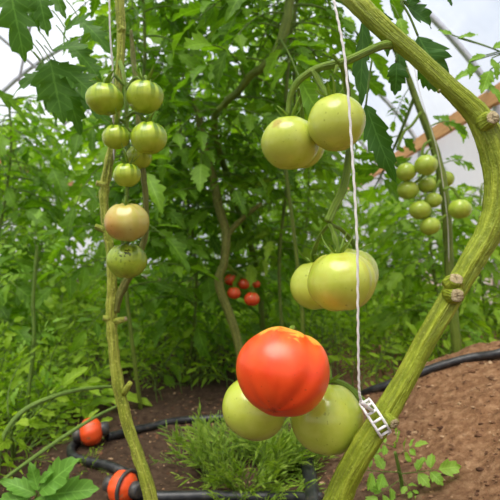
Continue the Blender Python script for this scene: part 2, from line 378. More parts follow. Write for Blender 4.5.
def compound(L, rng, N=12, pairs=4, arch=0.15, droop=0.5, size=0.42, hang=0.35, lobes=4.5, wr=0.55, seg=6, inter=True, lob=0.42, tipdroop=0.3):
    """a compound tomato leaf along +X with unit-ish length L: rachis + paired lobed leaflets"""
    m = MB(); s = np.linspace(0, 1, 10); bend = rng.uniform(-0.12, 0.12)
    R = np.stack([L*s*(1-0.12*droop*s), L*bend*s*s, L*(arch*s-droop*s*s)], 1)
    tube(m, R, np.linspace(0.016, 0.006, 10)*L, seg, 1, cap=False)
    def at(f):
        k = f*9; a = int(min(8, k)); return R[a]+(R[a+1]-R[a])*(k-a), (R[a+1]-R[a])/np.linalg.norm(R[a+1]-R[a])
    def put(f, side, l, ang, stalk):
        p, tg = at(f); yaw = math.atan2(tg[1], tg[0])+side*ang; pitch = math.asin(np.clip(-tg[2], -1, 1))*math.cos(ang)+rng.uniform(-0.15, 0.35)*hang*2
        M = rotm('Z', yaw)@rotm('Y', pitch)@rotm('X', rng.uniform(-0.45, 0.45)-side*0.25)
        st = M@np.array([stalk, 0, 0])
        if stalk > 0: tube(m, [p, p+st*0.5, p+st], 0.006*L, max(4, seg-2), 1, cap=False)
        v, q, a = leaflet(l, l*wr*rng.uniform(0.85, 1.15), N if l > 0.2*L else max(5, N//2), rng, tipdroop, lobes, lob)
        m.add(v@M.T+p+st, q, 0, a)
    put(1.0, 0, size*L, 0, 0.0)
    for k in range(pairs):
        f = 0.93-0.62*(k+0.55)/pairs; sc = size*L*(0.82-0.16*abs(k-0.8))*rng.uniform(0.85, 1.1)
        for sd in (-1, 1): put(f+rng.uniform(-0.03, 0.03), sd, sc, rng.uniform(0.95, 1.35), 0.05*L)
        if inter and k < pairs-1:
            for sd in (-1, 1):
                if rng.random() < 0.7: put(f-0.31/pairs, sd, sc*0.32, 1.3, 0.02*L)
    return (np.concatenate(m.v), np.concatenate(m.q), np.concatenate(m.m), np.concatenate(m.a))

rg = np.random.default_rng(5)
HI = [compound(1, rg, 16, 4, seg=6, droop=rg.uniform(0.3, 0.6), size=.46, wr=.58, lob=.55) for _ in range(6)]
LO = [compound(1, rg, 11, 3, seg=4, droop=rg.uniform(0.35, 0.75), size=0.48, wr=.60, lob=.58, inter=(k % 2 == 0)) for k in range(9)]
SEED = [compound(1, rg, 12, 2, seg=5, droop=0.15, size=0.56, inter=False, lobes=3.2, wr=0.8, lob=0.35, tipdroop=0.12, hang=0.1) for _ in range(3)]
FERN = [compound(1, rg, 8, 6, seg=4, droop=rg.uniform(0.2, 0.5), size=0.24, inter=False, wr=0.42, lob=.6, lobes=4, tipdroop=0.1) for _ in range(5)]
TINY = [compound(1, rg, 7, 3, seg=4, droop=rg.uniform(0.2, 0.5), size=0.38, inter=False, wr=0.48, lob=.55, lobes=3.5) for _ in range(6)]

def frame(d, up):
    X = np.asarray(d, float); X = X/np.linalg.norm(X); Z = np.asarray(up, float); Z = Z-X*(Z@X); Z = Z/np.linalg.norm(Z)
    return np.stack([X, np.cross(Z, X), Z], 1)
def put(mb, tpl, pos, Rm, sc, tw=0.0):
    v, q, m, a = tpl; mb.add((v*sc)@Rm.T+np.asarray(pos), q, m, a)

def leaf_part(parent, base, tip, up, tpl, mats, name='leaf', scale=1.0):
    """one leaf as a part: it reaches from base to tip, its face turned to `up`"""
    d = np.asarray(tip)-np.asarray(base); mb = MB()
    put(mb, tpl, base, frame(d, up), np.linalg.norm(d)/1.35*scale); return mb.build(name, mats, parent, M4(parent))

# ------------------------------------------------------------------ tomatoes
def tomato(center, r, axis, mat, label, group=None, sq=0.86, ribs=6, rib=0.02, creases=(), calyx=1.0, attach=None, seed=0, dim=0.16, name='tomato', cat='tomato', small=False, cm=None, spin=None):
    rng = np.random.default_rng(seed+100); nt_, np_ = (40, 24) if small else (96, 56)
    ph = np.linspace(0, PI, np_); th = np.linspace(0, 2*PI, nt_, endpoint=False); pr = rng.uniform(0, 6.28); V = []
    o1 = rng.uniform(-50, 50)
    for f in ph:
        for a in th:
            s, c = math.sin(f), math.cos(f)
            k = 1+rib*math.cos(ribs*a+pr)*(0.45+0.55*max(0, c))*min(1, s*2)+0.5*rib*math.cos((ribs-2)*a+pr*2)
            for ca, dep, wd in creases:
                da = (a-ca+PI) % (2*PI)-PI; k -= abs(dep)*math.exp(-(da/wd)**2)*min(1, s*1.5)*(1 if dep > 0 else max(0, -c)**1.5)   # negative depth: only near the blossom end
            k += 0.035*noise.noise(Vector((s*math.cos(a)*1.2+o1, s*math.sin(a)*1.2, c*1.2)))
            z = c*sq-dim*math.exp(-(s/0.30)**2)*(1 if c > 0 else -0.35)
            V.append((r*k*s*math.cos(a), r*k*s*math.sin(a), r*k*z))
    i, j = np.meshgrid(np.arange(np_-1), np.arange(nt_), indexing='ij'); j2 = (j+1) % nt_
    q = np.stack([i*nt_+j, (i+1)*nt_+j, (i+1)*nt_+j2, i*nt_+j2], -1).reshape(-1, 4)
    mb = MB(); mb.add(V, q); o = mb.build(name, mat); o.location = center
    Zx = np.asarray(axis, float)/np.linalg.norm(axis); X = np.array([1, 0, 0.001]); X = X-Zx*(X@Zx); X /= np.linalg.norm(X); Y = np.cross(Zx, X)
    o.rotation_euler = Matrix(np.stack([X, Y, Zx], 1).tolist()).to_euler()
    tag(o, label, cat, group)
    M = M4(o); top = r*(sq-dim)
    cm = cm or m_stalk
    if calyx:
        mb = MB(); n = 5 if rng.random() < 0.5 else 6
        for kk in range(n):
            a = 2*PI*(kk+rng.uniform(-0.2, 0.2))/n; Lc = r*0.85*calyx*rng.uniform(0.75, 1.15); t = np.linspace(0, 1, 9)
            curl = rng.uniform(0.1, 1.0)
            rad = Lc*(0.75*t-0.10*t*t); z = top+0.012*r+Lc*(0.22*t+curl*0.75*t**2.2)+0.15*r*t*(1-t)*2
            wv = np.maximum(0.02, 0.085*np.sin(PI*(0.15+0.85*t)))*Lc; bend = rng.uniform(-0.5, 0.5)*t*t
            P3 = np.stack([rad*np.cos(a+bend), rad*np.sin(a+bend), z], 1); sd = np.stack([-np.sin(a+bend), np.cos(a+bend), 0*t], 1)
            v = np.concatenate([P3-sd*wv[:, None], P3+np.array([0, 0, -0.02*r]), P3+sd*wv[:, None], P3+np.array([0, 0, 0.03*r])]); i9 = np.arange(8)
            Q = []
            for A_, B_ in ((0, 9), (9, 18), (18, 27), (27, 0)): Q.append(np.stack([A_+i9, B_+i9, B_+i9+1, A_+i9+1], 1))
            mb.add(v, np.concatenate(Q))
        mb.build('calyx', cm, o)
    if attach is not None:
        a = np.array(M.inverted()@Vector(attach)); rp = max(0.0012, r*0.065)
        k = catmull([(0, 0, top-0.01*r), (0, 0, top+0.25*r), tuple(np.array([0, 0, top+0.55*r])*0.5+a*0.5), tuple(a)], 5)
        mb = MB(); n = len(k); rr = np.full(n, rp); rr[n//2-1:n//2+1] *= 1.45; tube(mb, k, rr, 8, ridge=0.05); mb.build('pedicel', cm, o)
    return o

# ------------------------------------------------------------------ foreground plant: thick stem
root = empty('tomato_plant', (0.065, 0.51, Hs(0.065, 0.51)))
tag(root, 'nearest tomato plant, its thick ridged yellow-green stem bowing out to the right edge', 'plant')
R0 = M4(root)
STEM = [(296, -330, .62, 22), (297, -200, .57, 23), (302, -110, .535, 25), (320, -50, .51, 26), (340, -18, .50, 24), (358, 3, .485, 23), (383, 28, .48, 22), (415, 55, .475, 20), (450, 88, .47, 21), (478, 116, .47, 27), (494, 150, .47, 33), (500, 188, .47, 34), (492, 226, .47, 30),
        (473, 260, .47, 27), (452, 296, .47, 25), (427, 338, .47, 24), (406, 378, .47, 24), (385, 414, .47, 28), (362, 450, .47, 29), (343, 487, .475, 30), (325, 540, .48, 34), (315, 620, .49, 36), (312, 720, .5, 38), (314, 790, .51, 40)]
mb = MB(); pts, rad = pxpath(STEM, 12)
rad = rad*0.86
tube(mb, pts, rad, 48, ridge=0.035, nr=5, jitter=0.07, seed=1)
rg2 = np.random.default_rng(9); T, U, W = frames(pts)
for kk in range(1500):                                             # short stem hairs
    i = rg2.integers(5, len(pts)-30); a = rg2.uniform(0, 2*PI); dr = math.cos(a)*U[i]+math.sin(a)*W[i]; p = pts[i]+dr*rad[i]*0.98; l = rg2.uniform(0.0008, 0.0022); s = T[i]*0.00013
    mb.add([p-s, p+s, p+dr*l+s*0.3, p+dr*l-s*0.3], [(0, 1, 2, 3)])
mb.build('main_stem', m_stem, root, R0)
def stub(parent, px, py, d, dirv, r, ln, cut=True, mat=None, R_=None, name='pruned_stub'):
    p = P(px, py, d); dv = np.asarray(dirv, float); dv /= np.linalg.norm(dv); mb = MB()
    tube(mb, [p-dv*ln*1.2, p-dv*ln*0.4, p, p+dv*ln*0.55, p+dv*ln], [r*1.35, r*1.35, r*1.15, r*1.0, r*0.98], 20, jitter=0.2, seed=px)
    s = mb.build(name, mat or m_stem, parent, R_)
    if cut:
        mb = MB(); e = p+dv*ln
        tube(mb, [e-dv*0.0006, e+dv*0.0005, e+dv*0.0004], [r*0.9, r*0.82, r*0.35], 18, jitter=0.25, seed=py); c = mb.build('cut_end', m_cut, s); c.matrix_parent_inverse = Matrix.Identity(4)
        Mi = np.array(R_.inverted()); 
        v = np.empty(len(c.data.vertices)*3, np.float32); c.data.vertices.foreach_get('co', v); v = v.reshape(-1, 3)@Mi[:3, :3].T+Mi[:3, 3]; c.data.vertices.foreach_set('co', v.astype(np.float32).ravel())
    return s
stub(root, 489, 120, .458, (0.15, -1, 0.15), .0068, .006, R_=R0)
stub(root, 455, 282, .458, (0.0, -1, 0.75), .0068, .005, R_=R0)
stub(root, 455, 295, .457, (-0.05, -1, -0.05), .0068, .006, R_=R0)
stub(root, 390, 420, .459, (0.3, -1, -0.15), .0052, .007, R_=R0)
stub(root, 439, 91, .462, (-0.2, -1, -0.1), .0012, .002, R_=R0)
# upper truss: stalk with two branches of fruit
mb = MB()
p, r_ = pxpath([(392, 44, .478, 11), (380, 46, .474, 10), (362, 54, .473, 9), (343, 62, .474, 9), (325, 66, .478, 9), (310, 72, .484, 8), (297, 83, .49, 8), (290, 98, .496, 7), (288, 116, .499, 7)], 6); tube(mb, p, r_*.86, 12, ridge=0.06, jitter=0.1)
p, r_ = pxpath([(343, 62, .474, 9), (347, 90, .50, 8), (349, 125, .51, 9), (349, 155, .50, 9), (343, 188, .49, 9), (333, 210, .485, 9), (328, 222, .482, 9)], 6); tube(mb, p, r_*.86, 12, ridge=0.06, jitter=0.1, seed=2)
p, r_ = pxpath([(313, 70, .482, 7), (320, 84, .48, 7), (331, 100, .475, 7)], 6); tube(mb, p, r_*.86, 10)
for a, b in (((338, 62), (333, 54)), ((337, 66), (334, 74))):
    p, r_ = pxpath([(*a, .472, 5), (*b, .468, 2)], 4); tube(mb, p, r_*.86, 6)
mb.build('truss_stalk', m_stalk, root, R0)
mb = MB()
p, r_ = pxpath([(374, 412, .48, 8), (362, 400, .52, 8), (345, 385, .545, 7), (320, 378, .55, 7), (300, 375, .545, 6)], 6); tube(mb, p, r_*.86, 10, ridge=0.05)
mb.build('truss_stalk', m_stalk, root, R0)

# fruit on it
tomato(P(290, 143, .497), .0288, (0.0, 0.12, 1), m_green_scar, 'pale green tomato with a brown russet scar, left of the upper pair', 'upper green tomatoes on the thick stem', sq=.92, ribs=5, rib=.012, attach=P(288, 110, .499), seed=1, calyx=1.0)
tomato(P(336, 123, .470), .0268, (-0.12, 0.25, 1), m_green, 'smooth pale green tomato crossed by the white string, right of the upper pair', 'upper green tomatoes on the thick stem', sq=.98, ribs=5, rib=.010, attach=P(329, 97, .476), seed=2, dim=.08)
tomato(P(301, 147, .560), .0265, (0.1, 0.1, 1), m_green, 'green tomato mostly hidden behind the russet-scarred one', 'upper green tomatoes on the thick stem', sq=.9, attach=P(298, 88, .52), seed=3)
tomato(P(342, 281, .470), .0325, (-0.1, 0.12, 1), m_green_turn, 'large ribbed green tomato turning orange at its base, front of the middle cluster', 'middle green tomatoes on the thick stem', sq=.90, ribs=5, rib=.025, creases=((5.6, .05, .16),), attach=P(329, 224, .482), seed=4, dim=.2)
tomato(P(317, 285, .522), .0285, (-0.15, 0.1, 1), m_green, 'green tomato peeking out left of the large ribbed one', 'middle green tomatoes on the thick stem', sq=.92, ribs=6, rib=.02, attach=P(327, 226, .484), seed=15, calyx=1.1)
tomato(P(350, 273, .545), .0305, (0.15, 0.1, 1), m_green, 'green tomato peeking out at the back right of the middle cluster', 'middle green tomatoes on the thick stem', sq=.92, ribs=6, rib=.025, attach=P(330, 224, .485), seed=6)
tomato(P(283, 371, .450), .0420, (0.25, 0.60, 0.76), m_red, 'big ripe red tomato with a yellow mottled shoulder, above two green ones', sq=.93, ribs=5, rib=.018, creases=((5.35, .065, .22), (4.25, -.04, .16), (3.7, -.018, .16), (4.75, -.02, .14)), attach=P(305, 376, .545), seed=7, calyx=0, dim=.1)
tomato(P(254, 408, .512), .0330, (0.45, 0.3, 0.85), m_green, 'pale green tomato under the red one, on its lower left side', 'lower green tomatoes beneath the red one', sq=.95, ribs=5, rib=.012, attach=P(305, 376, .545), seed=8, dim=.1)
tomato(P(327, 418, .505), .0362, (0.05, 0.25, 0.95), m_green, 'pale green tomato under the red one, touching the white clip', 'lower green tomatoes beneath the red one', sq=.98, ribs=6, rib=.012, attach=P(318, 377, .55), seed=9, dim=.1)

# leaves of the nearest plant (dark, seen against the film and the plants behind)
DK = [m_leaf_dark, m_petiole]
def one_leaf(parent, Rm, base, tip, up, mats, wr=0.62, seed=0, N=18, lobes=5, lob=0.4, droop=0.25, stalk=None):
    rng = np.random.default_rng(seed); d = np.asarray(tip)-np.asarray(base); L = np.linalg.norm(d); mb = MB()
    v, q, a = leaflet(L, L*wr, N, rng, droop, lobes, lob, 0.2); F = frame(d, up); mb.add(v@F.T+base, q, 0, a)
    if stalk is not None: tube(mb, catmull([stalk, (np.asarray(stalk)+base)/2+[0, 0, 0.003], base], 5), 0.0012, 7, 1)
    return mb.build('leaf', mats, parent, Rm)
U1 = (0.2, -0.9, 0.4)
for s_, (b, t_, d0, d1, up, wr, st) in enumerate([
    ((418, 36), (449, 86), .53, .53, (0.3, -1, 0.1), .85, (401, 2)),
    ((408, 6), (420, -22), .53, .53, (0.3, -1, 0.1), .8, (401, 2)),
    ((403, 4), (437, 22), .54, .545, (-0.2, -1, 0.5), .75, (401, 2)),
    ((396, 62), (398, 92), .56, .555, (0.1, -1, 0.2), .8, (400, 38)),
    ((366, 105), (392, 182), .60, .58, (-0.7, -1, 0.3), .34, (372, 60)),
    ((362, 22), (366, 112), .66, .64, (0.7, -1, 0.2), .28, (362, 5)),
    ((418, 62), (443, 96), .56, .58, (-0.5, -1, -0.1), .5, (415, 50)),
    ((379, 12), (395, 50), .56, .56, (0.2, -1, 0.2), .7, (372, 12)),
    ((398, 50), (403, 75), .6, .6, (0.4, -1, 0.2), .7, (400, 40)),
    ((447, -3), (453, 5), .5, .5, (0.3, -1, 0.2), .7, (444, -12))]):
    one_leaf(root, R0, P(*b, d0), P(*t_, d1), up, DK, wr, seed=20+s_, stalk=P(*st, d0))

# ------------------------------------------------------------------ left plant: thin scabby stem
LB = P(182, 655, .66); root = empty('tomato_plant', (LB[0], LB[1], Hs(LB[0], LB[1])))
tag(root, 'slender tomato plant near the left, scabby stem with a hanging truss of small fruit', 'plant'); R1 = M4(root)
mb = MB(); d = .675
p, r_ = pxpath([(112, -420, d, 8), (114, -200, d, 9), (117, -40, d, 11), (119, 0, d, 12), (121, 30, d, 11), (120, 60, d, 10), (118, 95, d, 10), (114, 135, d, 10), (107, 172, d, 12), (104, 195, d, 12), (105, 220, d, 11), (110, 250, d, 11), (112, 285, d, 13), (111, 315, d, 14), (114, 350, d, 13), (119, 388, d, 14), (131, 435, d, 14), (146, 480, .67, 16), (160, 540, .67, 17), (174, 600, .66, 18), (184, 680, .66, 18)], 10)
r_ = r_*0.77
tube(mb, p, r_, 24, ridge=0.05, jitter=0.26, seed=3)
T, U, W = frames(p)
for kk in range(900):
    i = rg2.integers(5, len(p)-20); a = rg2.uniform(0, 2*PI); dr = math.cos(a)*U[i]+math.sin(a)*W[i]; q_ = p[i]+dr*r_[i]*0.98; l = rg2.uniform(0.0008, 0.0022); s = T[i]*0.00014
    mb.add([q_-s, q_+s, q_+dr*l+s*0.3, q_+dr*l-s*0.3], [(0, 1, 2, 3)])
mb.build('main_stem', m_stem_left, root, R1)
mb = MB()
p, r_ = pxpath([(131, 30, .70, 3), (133, 55, .70, 5), (136, 85, .69, 5), (139, 130, .685, 5), (142, 165, .68, 6), (146, 200, .68, 6), (145, 235, .68, 6), (134, 268, .677, 7), (121, 292, .675, 8), (115, 312, .675, 8)], 8); tube(mb, p, r_, 12, ridge=0.08, jitter=0.25, seed=5)
mb.build('side_stem', m_stem_br, root, R1)
mb = MB()
p, r_ = pxpath([(120, 62, .672, 5), (124, 76, .655, 4), (126, 95, .652, 4), (127, 125, .652, 4), (128, 150, .650, 4), (127, 180, .650, 4), (127, 215, .652, 3), (128, 245, .652, 3)], 8); tube(mb, p, r_, 10)
for a in (((125, 86), (112, 74), (106, 84)), ((126, 90), (135, 78), (144, 82)), ((126, 122), (118, 120), (116, 124)), ((126, 118), (136, 112), (147, 122)), ((127, 128), (135, 134), (140, 146))):
    p, r_ = pxpath([(*a[0], .652, 3.5), (*a[1], .645, 3.5), (*a[2], .632, 3.5)], 6); tube(mb, p, r_, 8)
mb.build('truss_stalk', m_stalk, root, R1)
for (px, py, dx, dz, ln) in ((101, 184, -1, .2, .006), (100, 228, -1, .4, .007), (121, 320, 1, .3, .008), (106, 318, -1, .2, .004), (127, 388, .6, .9, .010), (122, 30, .4, .4, .004)):
    stub(root, px, py, d-.004, (dx, -.4, dz), .0036, ln, cut=(px in (121, 101)), mat=m_stem_left, R_=R1)
GRP = 'small fruit on the left truss'
for (px, py, rp, dd, ax, mt, lb, at, sd, q) in (
    (105, 99, 18.5, .620, (-.05, .1, 1), m_small, 'small streaked green tomato at the top left of the left truss', (106, 80), 1, .84),
    (145, 97, 18.5, .622, (.05, .05, 1), m_small, 'small streaked green tomato at the top right of the left truss', (144, 78), 2, .88),
    (116, 137, 13.5, .618, (0, .1, 1), m_small, 'very small green tomato below the top left one of the left truss', (116, 122), 3, .9),
    (149, 138, 18.0, .616, (-.05, .1, 1), m_small, 'small green tomato at the right of the second pair on the left truss', (147, 120), 4, .9),
    (139, 157, 13.0, .655, (0, .1, 1), m_small, 'small green tomato half hidden behind the second pair of the left truss', (138, 142), 5, .9),
    (127, 175, 14.0, .620, (0, .1, 1), m_small, 'very small green tomato hanging alone just above the blushing one', (127, 158), 6, .84),
    (127, 222, 21.5, .622, (0, -.25, 1), m_peach, 'peach blushing tomato on the left truss', (127, 199), 7, .92),
    (127, 261, 19.8, .640, (0, .3, 1), m_small_sp, 'green tomato with dark specks, lowest on the left truss', (128, 238), 8, .88)):
    tomato(P(px, py, dd), rp*dd/500, ax, mt, lb, GRP, sq=q, ribs=6, rib=.03, attach=P(*at, .640 if sd != 5 else .65), seed=30+sd, calyx=1.5 if sd < 7 else .5, dim=.16)
mb = MB(); tube(mb, catmull([P(104, -1250, .59), P(105, -700, .592), P(106, -300, .595), P(108, -90, .598), P(109, -30, .60), P(110, 30, .61), P(113, 75, .625), P(113, 112, .655), P(114, 160, .664)], 6), 0.0011, 8); tag(mb.build('support_string', m_string), 'white string running down beside the slender left stem', 'string')

# ------------------------------------------------------------------ white string and ladder clip on the nearest stem
mb = MB(); k = catmull([P(328, -1900, .452), P(324, -1200, .449), P(323, -600, .446), P(325, -250, .443), P(328, -90, .440), P(331, -30, .437), P(334, 0, .432), P(345, 60, .428), P(352, 150, .427), P(357, 240, .427), P(358, 320, .432), P(359, 385, .440), P(361, 401, .4445)], 30)
a = np.linspace(0, 420, len(k)); k2 = k+0.00025*np.stack([np.cos(a), np.sin(a), 0*a], 1); tube(mb, k2, 0.0011, 8)
tag(mb.build('support_string', m_string), 'long white string hanging in front of the fruit down to the white clip', 'string')
cen = P(375, 418, .47); ax = P(399, 378, .47)-P(354, 450, .47); ax /= np.linalg.norm(ax); ax = rotm('Y', .45)@ax; u = np.array([0, -1.0, 0]); u = u-ax*(u@ax); u /= np.linalg.norm(u); v_ = np.cross(ax, u)
clip = empty('plant_clip', cen); tag(clip, 'white ladder-like plastic clip strapped round the thick stem', 'clip'); Rc = M4(clip)
rr = 0.0172; hw = 0.0050
def ring(aa, off): return cen+rr*(np.cos(aa)*u+np.sin(aa)*v_)*1.0+ax*off
mb = MB()
for off in (-hw, hw): tube(mb, [ring(x, off) for x in np.linspace(-2.6, 2.6, 40)], 0.0013, 8)
mb.build('strap_rail', m_plastic, clip, Rc)
mb = MB()
for x in np.linspace(-2.6, 2.6, 12): tube(mb, [ring(x, -hw), ring(x, hw)], [0.0013, 0.0013], 8)
mb.build('strap_rung', m_plastic, clip, Rc)
mb = MB(); e = P(361, 401, .4445); tube(mb, [ring(-0.75, hw*.3), e+np.array([0.002, 0.002, -0.003]), e], [0.0016, 0.0022, 0.0018], 10); mb.build('hook', m_plastic, clip, Rc)

# ------------------------------------------------------------------ right plant with a truss of green fruit
def plant_root(name, x, y, label, cat='plant', group=None):
    o = empty(name, (x, y, Hs(x, y))); tag(o, label, cat, group); return o
b = P(462, 395, 1.5000); root = plant_root('tomato_plant', b[0], b[1], 'upright tomato plant on the right carrying a truss of green fruit on a pale stem'); R2 = M4(root); d = 1.5000
mb = MB(); p, r_ = pxpath([(385, 30, d, 5), (400, 58, d, 6), (410, 82, d, 6), (418, 105, d, 7), (430, 135, d, 8), (439, 165, d, 9), (445, 200, d, 9), (448, 240, d, 9), (450, 275, d, 9), (455, 330, d, 9), (461, 385, d, 9), (465, 420, d, 9)], 6); tube(mb, p, r_, 12, jitter=.2); mb.build('main_stem', m_stem_bg, root, R2)
mb = MB()
for a in (((421, 112), (412, 125), (404, 132), (397, 150)), ((431, 140), (424, 146), (421, 160)), ((436, 155), (424, 175), (412, 185)), ((440, 180), (430, 200), (422, 205)), ((443, 190), (452, 188), (460, 200)), ((446, 215), (438, 222), (430, 222))):
    p, r_ = pxpath([(*q, 1.4580, 3) for q in a], 5); tube(mb, p, r_, 7)
mb.build('truss_stalk', m_stalk, root, R2)
GR = 'green fruit of the truss on the right plant'
for kk, (px, py, rp, dd, lb) in enumerate(((406, 172, 10, 1.4400, 'upper left tomato of the green truss on the right plant'), (426, 165, 11.5, 1.4160, 'large topmost tomato of the green truss on the right plant'), (408, 190, 10.5, 1.4580, 'tomato under the upper left one of the right green truss'),
    (427, 185, 9, 1.4760, 'tomato deep in the middle of the right green truss'), (420, 210, 10.5, 1.4400, 'tomato at the lower left of the right green truss'), (433, 200, 8.5, 1.4640, 'tomato beside the stem in the middle of the right green truss'),
    (430, 226, 10, 1.4400, 'lowest tomato of the right green truss'), (460, 209, 11, 1.4280, 'lone tomato on the far side of the stem, right green truss'), (445, 179, 9, 1.5600, 'tomato half hidden behind the stem of the right green truss'))):
    tomato(P(px, py, dd), rp*dd/500, (.1*math.sin(kk*3), .15, 1), m_bgreen, lb, GR, sq=.9, ribs=6, rib=.02, attach=P(px+(6 if px < 440 else -6), py-rp-5, dd+.01), seed=60+kk, small=True, calyx=.9)
mb = MB(); tube(mb, catmull([P(405, 10, 1.4400), P(418, 85, 1.4400), P(437, 150, 1.4580), P(447, 215, 1.4700), P(449, 262, 1.4820)], 6), 0.0010, 7); tag(mb.build('support_string', m_string), 'pale string wound along the stem of the right truss plant', 'string')
rl = np.random.default_rng(77)
for (b_, t_, dd) in (((412, 85), (380, 125), 1.5120), ((415, 95), (360, 240), 1.6800), ((440, 165), (480, 150), 1.5600), ((448, 250), (405, 262), 1.4640), ((449, 258), (500, 285), 1.5600), ((452, 290), (420, 325), 1.4400), ((428, 128), (470, 105), 1.6200), ((455, 330), (500, 335), 1.5600), ((400, 60), (425, 25), 1.5600)):
    leaf_part(root, P(*b_, 1.5000), P(*t_, dd), (0.2, -0.7, 0.8), HI[rl.integers(6)], [m_leaf, m_petiole])

# ------------------------------------------------------------------ background plants
DENS = 2.7
def bgplant(x, y, h, n, L, label, seed, stempath=None, mats=None, zmin=0.12, lo=True, smat=None, spread=1.0, lean=(0, 0)):
    rng = np.random.default_rng(seed); root = plant_root('tomato_plant', x, y, label); Rm = M4(root); z0 = root.location.z
    if stempath is None:
        zz = np.linspace(-0.03, h, 9); k = [(x+lean[0]*z+0.03*math.sin(z*5+seed), y+lean[1]*z+0.03*math.cos(z*4+seed), z0+z) for z in zz]; sp = catmull(k, 4); sr = np.linspace(.0065, .004, len(sp))
    else: sp, sr = stempath
    mb = MB(); tube(mb, sp, sr, 10, jitter=.2, seed=seed); mb.build('main_stem', smat or m_stem_bg, root, Rm)
    n = int(n*DENS); zs = sp[:, 2]; mb = MB(); a = rng.uniform(0, 6.28)
    for i in range(n):
        z = z0+zmin+(h-zmin)*(i+rng.uniform(0, 1))/n; c = sp[np.argmin(abs(zs-z))]; a += 2.4+rng.uniform(-.5, .5)
        el = rng.uniform(-.25, .55); dv = np.array([math.cos(a)*math.cos(el), math.sin(a)*math.cos(el), math.sin(el)]); up = np.array([rng.normal(0, .35), rng.normal(0, .35)-.25, 1])
        put(mb, (LO if lo else HI)[rng.integers(9 if lo else 6)], [c[0], c[1], z], frame(dv, up), L*rng.uniform(.65, 1.15)*spread)
    mb.build('foliage', mats or [m_leaf, m_petiole], root, Rm); return root

bgplant(-.76, 1.15, 2.1, 5, .235, 'tall leafy tomato plant at the far left edge, big leaves against the film', 1, lo=False, zmin=.75)
bgplant(-.36, 1.55, 2.2, 34, .235, 'tall tomato plant behind the slender left stem, leaves up to the roof', 2, zmin=.35)
bgplant(-.95, 1.9, 1.1, 26, .235, 'lower bushy tomato plant under the white film gap at left', 3)
bgplant(-1.15, 2.7, 1.3, 28, .235, 'tomato plant far back at left below the crossing tubes', 4, mats=[m_leaf_far, m_petiole])
bgplant(-.62, 2.5, 2.3, 38, .25, 'tall tomato plant in the back row behind the blushing tomato', 5, mats=[m_leaf_far, m_petiole])
bgplant(-.24, 1.95, 1.75, 40, .25, 'tall dense tomato plant just left of the brownish crooked stem', 6)
cs, crd = pxpath([(196, 100, 1.62, 8), (205, 150, 1.6, 8), (213, 179, 1.6, 8), (219, 209, 1.6, 9), (226, 233, 1.6, 9), (224, 262, 1.6, 9), (219, 283, 1.6, 9), (228, 311, 1.6, 9), (236, 335, 1.6, 9), (243, 370, 1.6, 10), (246, 408, 1.6, 10), (247, 425, 1.6, 10)], 6)
r6 = bgplant(cs[-1][0], cs[-1][1], 1.05, 12, .20, 'tomato plant with a bare crooked brownish stem in the middle, red fruit beside it', 7, stempath=(cs, crd), smat=m_stem_br, zmin=.62)
mb = MB(); p, r_ = pxpath([(225, 240, 1.6, 6), (232, 229, 1.6, 6), (245, 216, 1.59, 5), (262, 203, 1.58, 4)], 5); tube(mb, p, r_, 8); mb.build('side_stem', m_stem_br, r6, M4(r6))
mb = MB(); p, r_ = pxpath([(224, 262, 1.61, 4), (233, 270, 1.64, 3), (243, 277, 1.66, 3), (252, 283, 1.66, 3)], 5); tube(mb, p, r_, 8); mb.build('truss_stalk', m_stalk, r6, M4(r6))
cs, crd = pxpath([(292, -30, 1.35, 9), (289, 5, 1.35, 10), (283, 35, 1.35, 11), (275, 55, 1.36, 10), (262, 68, 1.38, 8), (250, 76, 1.4, 8), (238, 92, 1.45, 7), (225, 104, 1.5, 7), (215, 135, 1.6, 7), (255, 260, 2.1, 6), (262, 320, 2.15, 6), (264, 380, 2.15, 6)], 6)
bgplant(.06, 2.15, 1.75, 34, .235, 'tomato plant whose arching bare stem climbs to the top beside the upper green pair', 8, stempath=(cs, crd), zmin=.3)
bgplant(.13, 1.75, 2.0, 34, .20, 'leafy tomato plant behind the upper green pair of tomatoes', 9, zmin=.45, mats=[m_leaf_far, m_petiole])
bgplant(.28, 2.6, 1.9, 34, .235, 'tall light green tomato plant in the back row behind the thick stem branch', 10, mats=[m_leaf_far, m_petiole])
bgplant(.12, 3.0, 2.0, 36, .25, 'far tomato plant in the back row behind the middle cluster', 11, mats=[m_leaf_far, m_petiole])
bgplant(-.42, 3.3, 1.9, 36, .25, 'far tomato plant in the back row behind the crooked stem', 12, mats=[m_leaf_far, m_petiole])
bgplant(.13, 1.5, 2.2, 11, .235, 'tomato plant overhead in the middle, leaves hanging from the top of the frame', 13, lo=False, zmin=1.0)
bgplant(.75, 2.05, .72, 26, .20, 'short bushy tomato plant behind the right green truss', 14, mats=[m_leaf_far, m_petiole])
bgplant(1.12, 2.4, .80, 26, .20, 'short bushy tomato plant at the right edge below the timber rail', 15, mats=[m_leaf_far, m_petiole])
bgplant(1.0, 3.3, .92, 30, .22, 'far bushy tomato plant on the right below the pale side film', 16, mats=[m_leaf_far, m_petiole])
bgplant(.62, 3.7, 1.5, 30, .235, 'far tomato plant between the middle cluster and the right truss', 17, mats=[m_leaf_far, m_petiole])
bgplant(1.15, 4.4, 1.0, 30, .235, 'most distant tomato plant on the right by the film wall', 18, mats=[m_leaf_far, m_petiole])
bgplant(-1.6, 3.6, 1.4, 34, .27, 'most distant tomato plant on the left by the roof tubes', 19, mats=[m_leaf_far, m_petiole])
FL = [m_leaf_far, m_petiole]
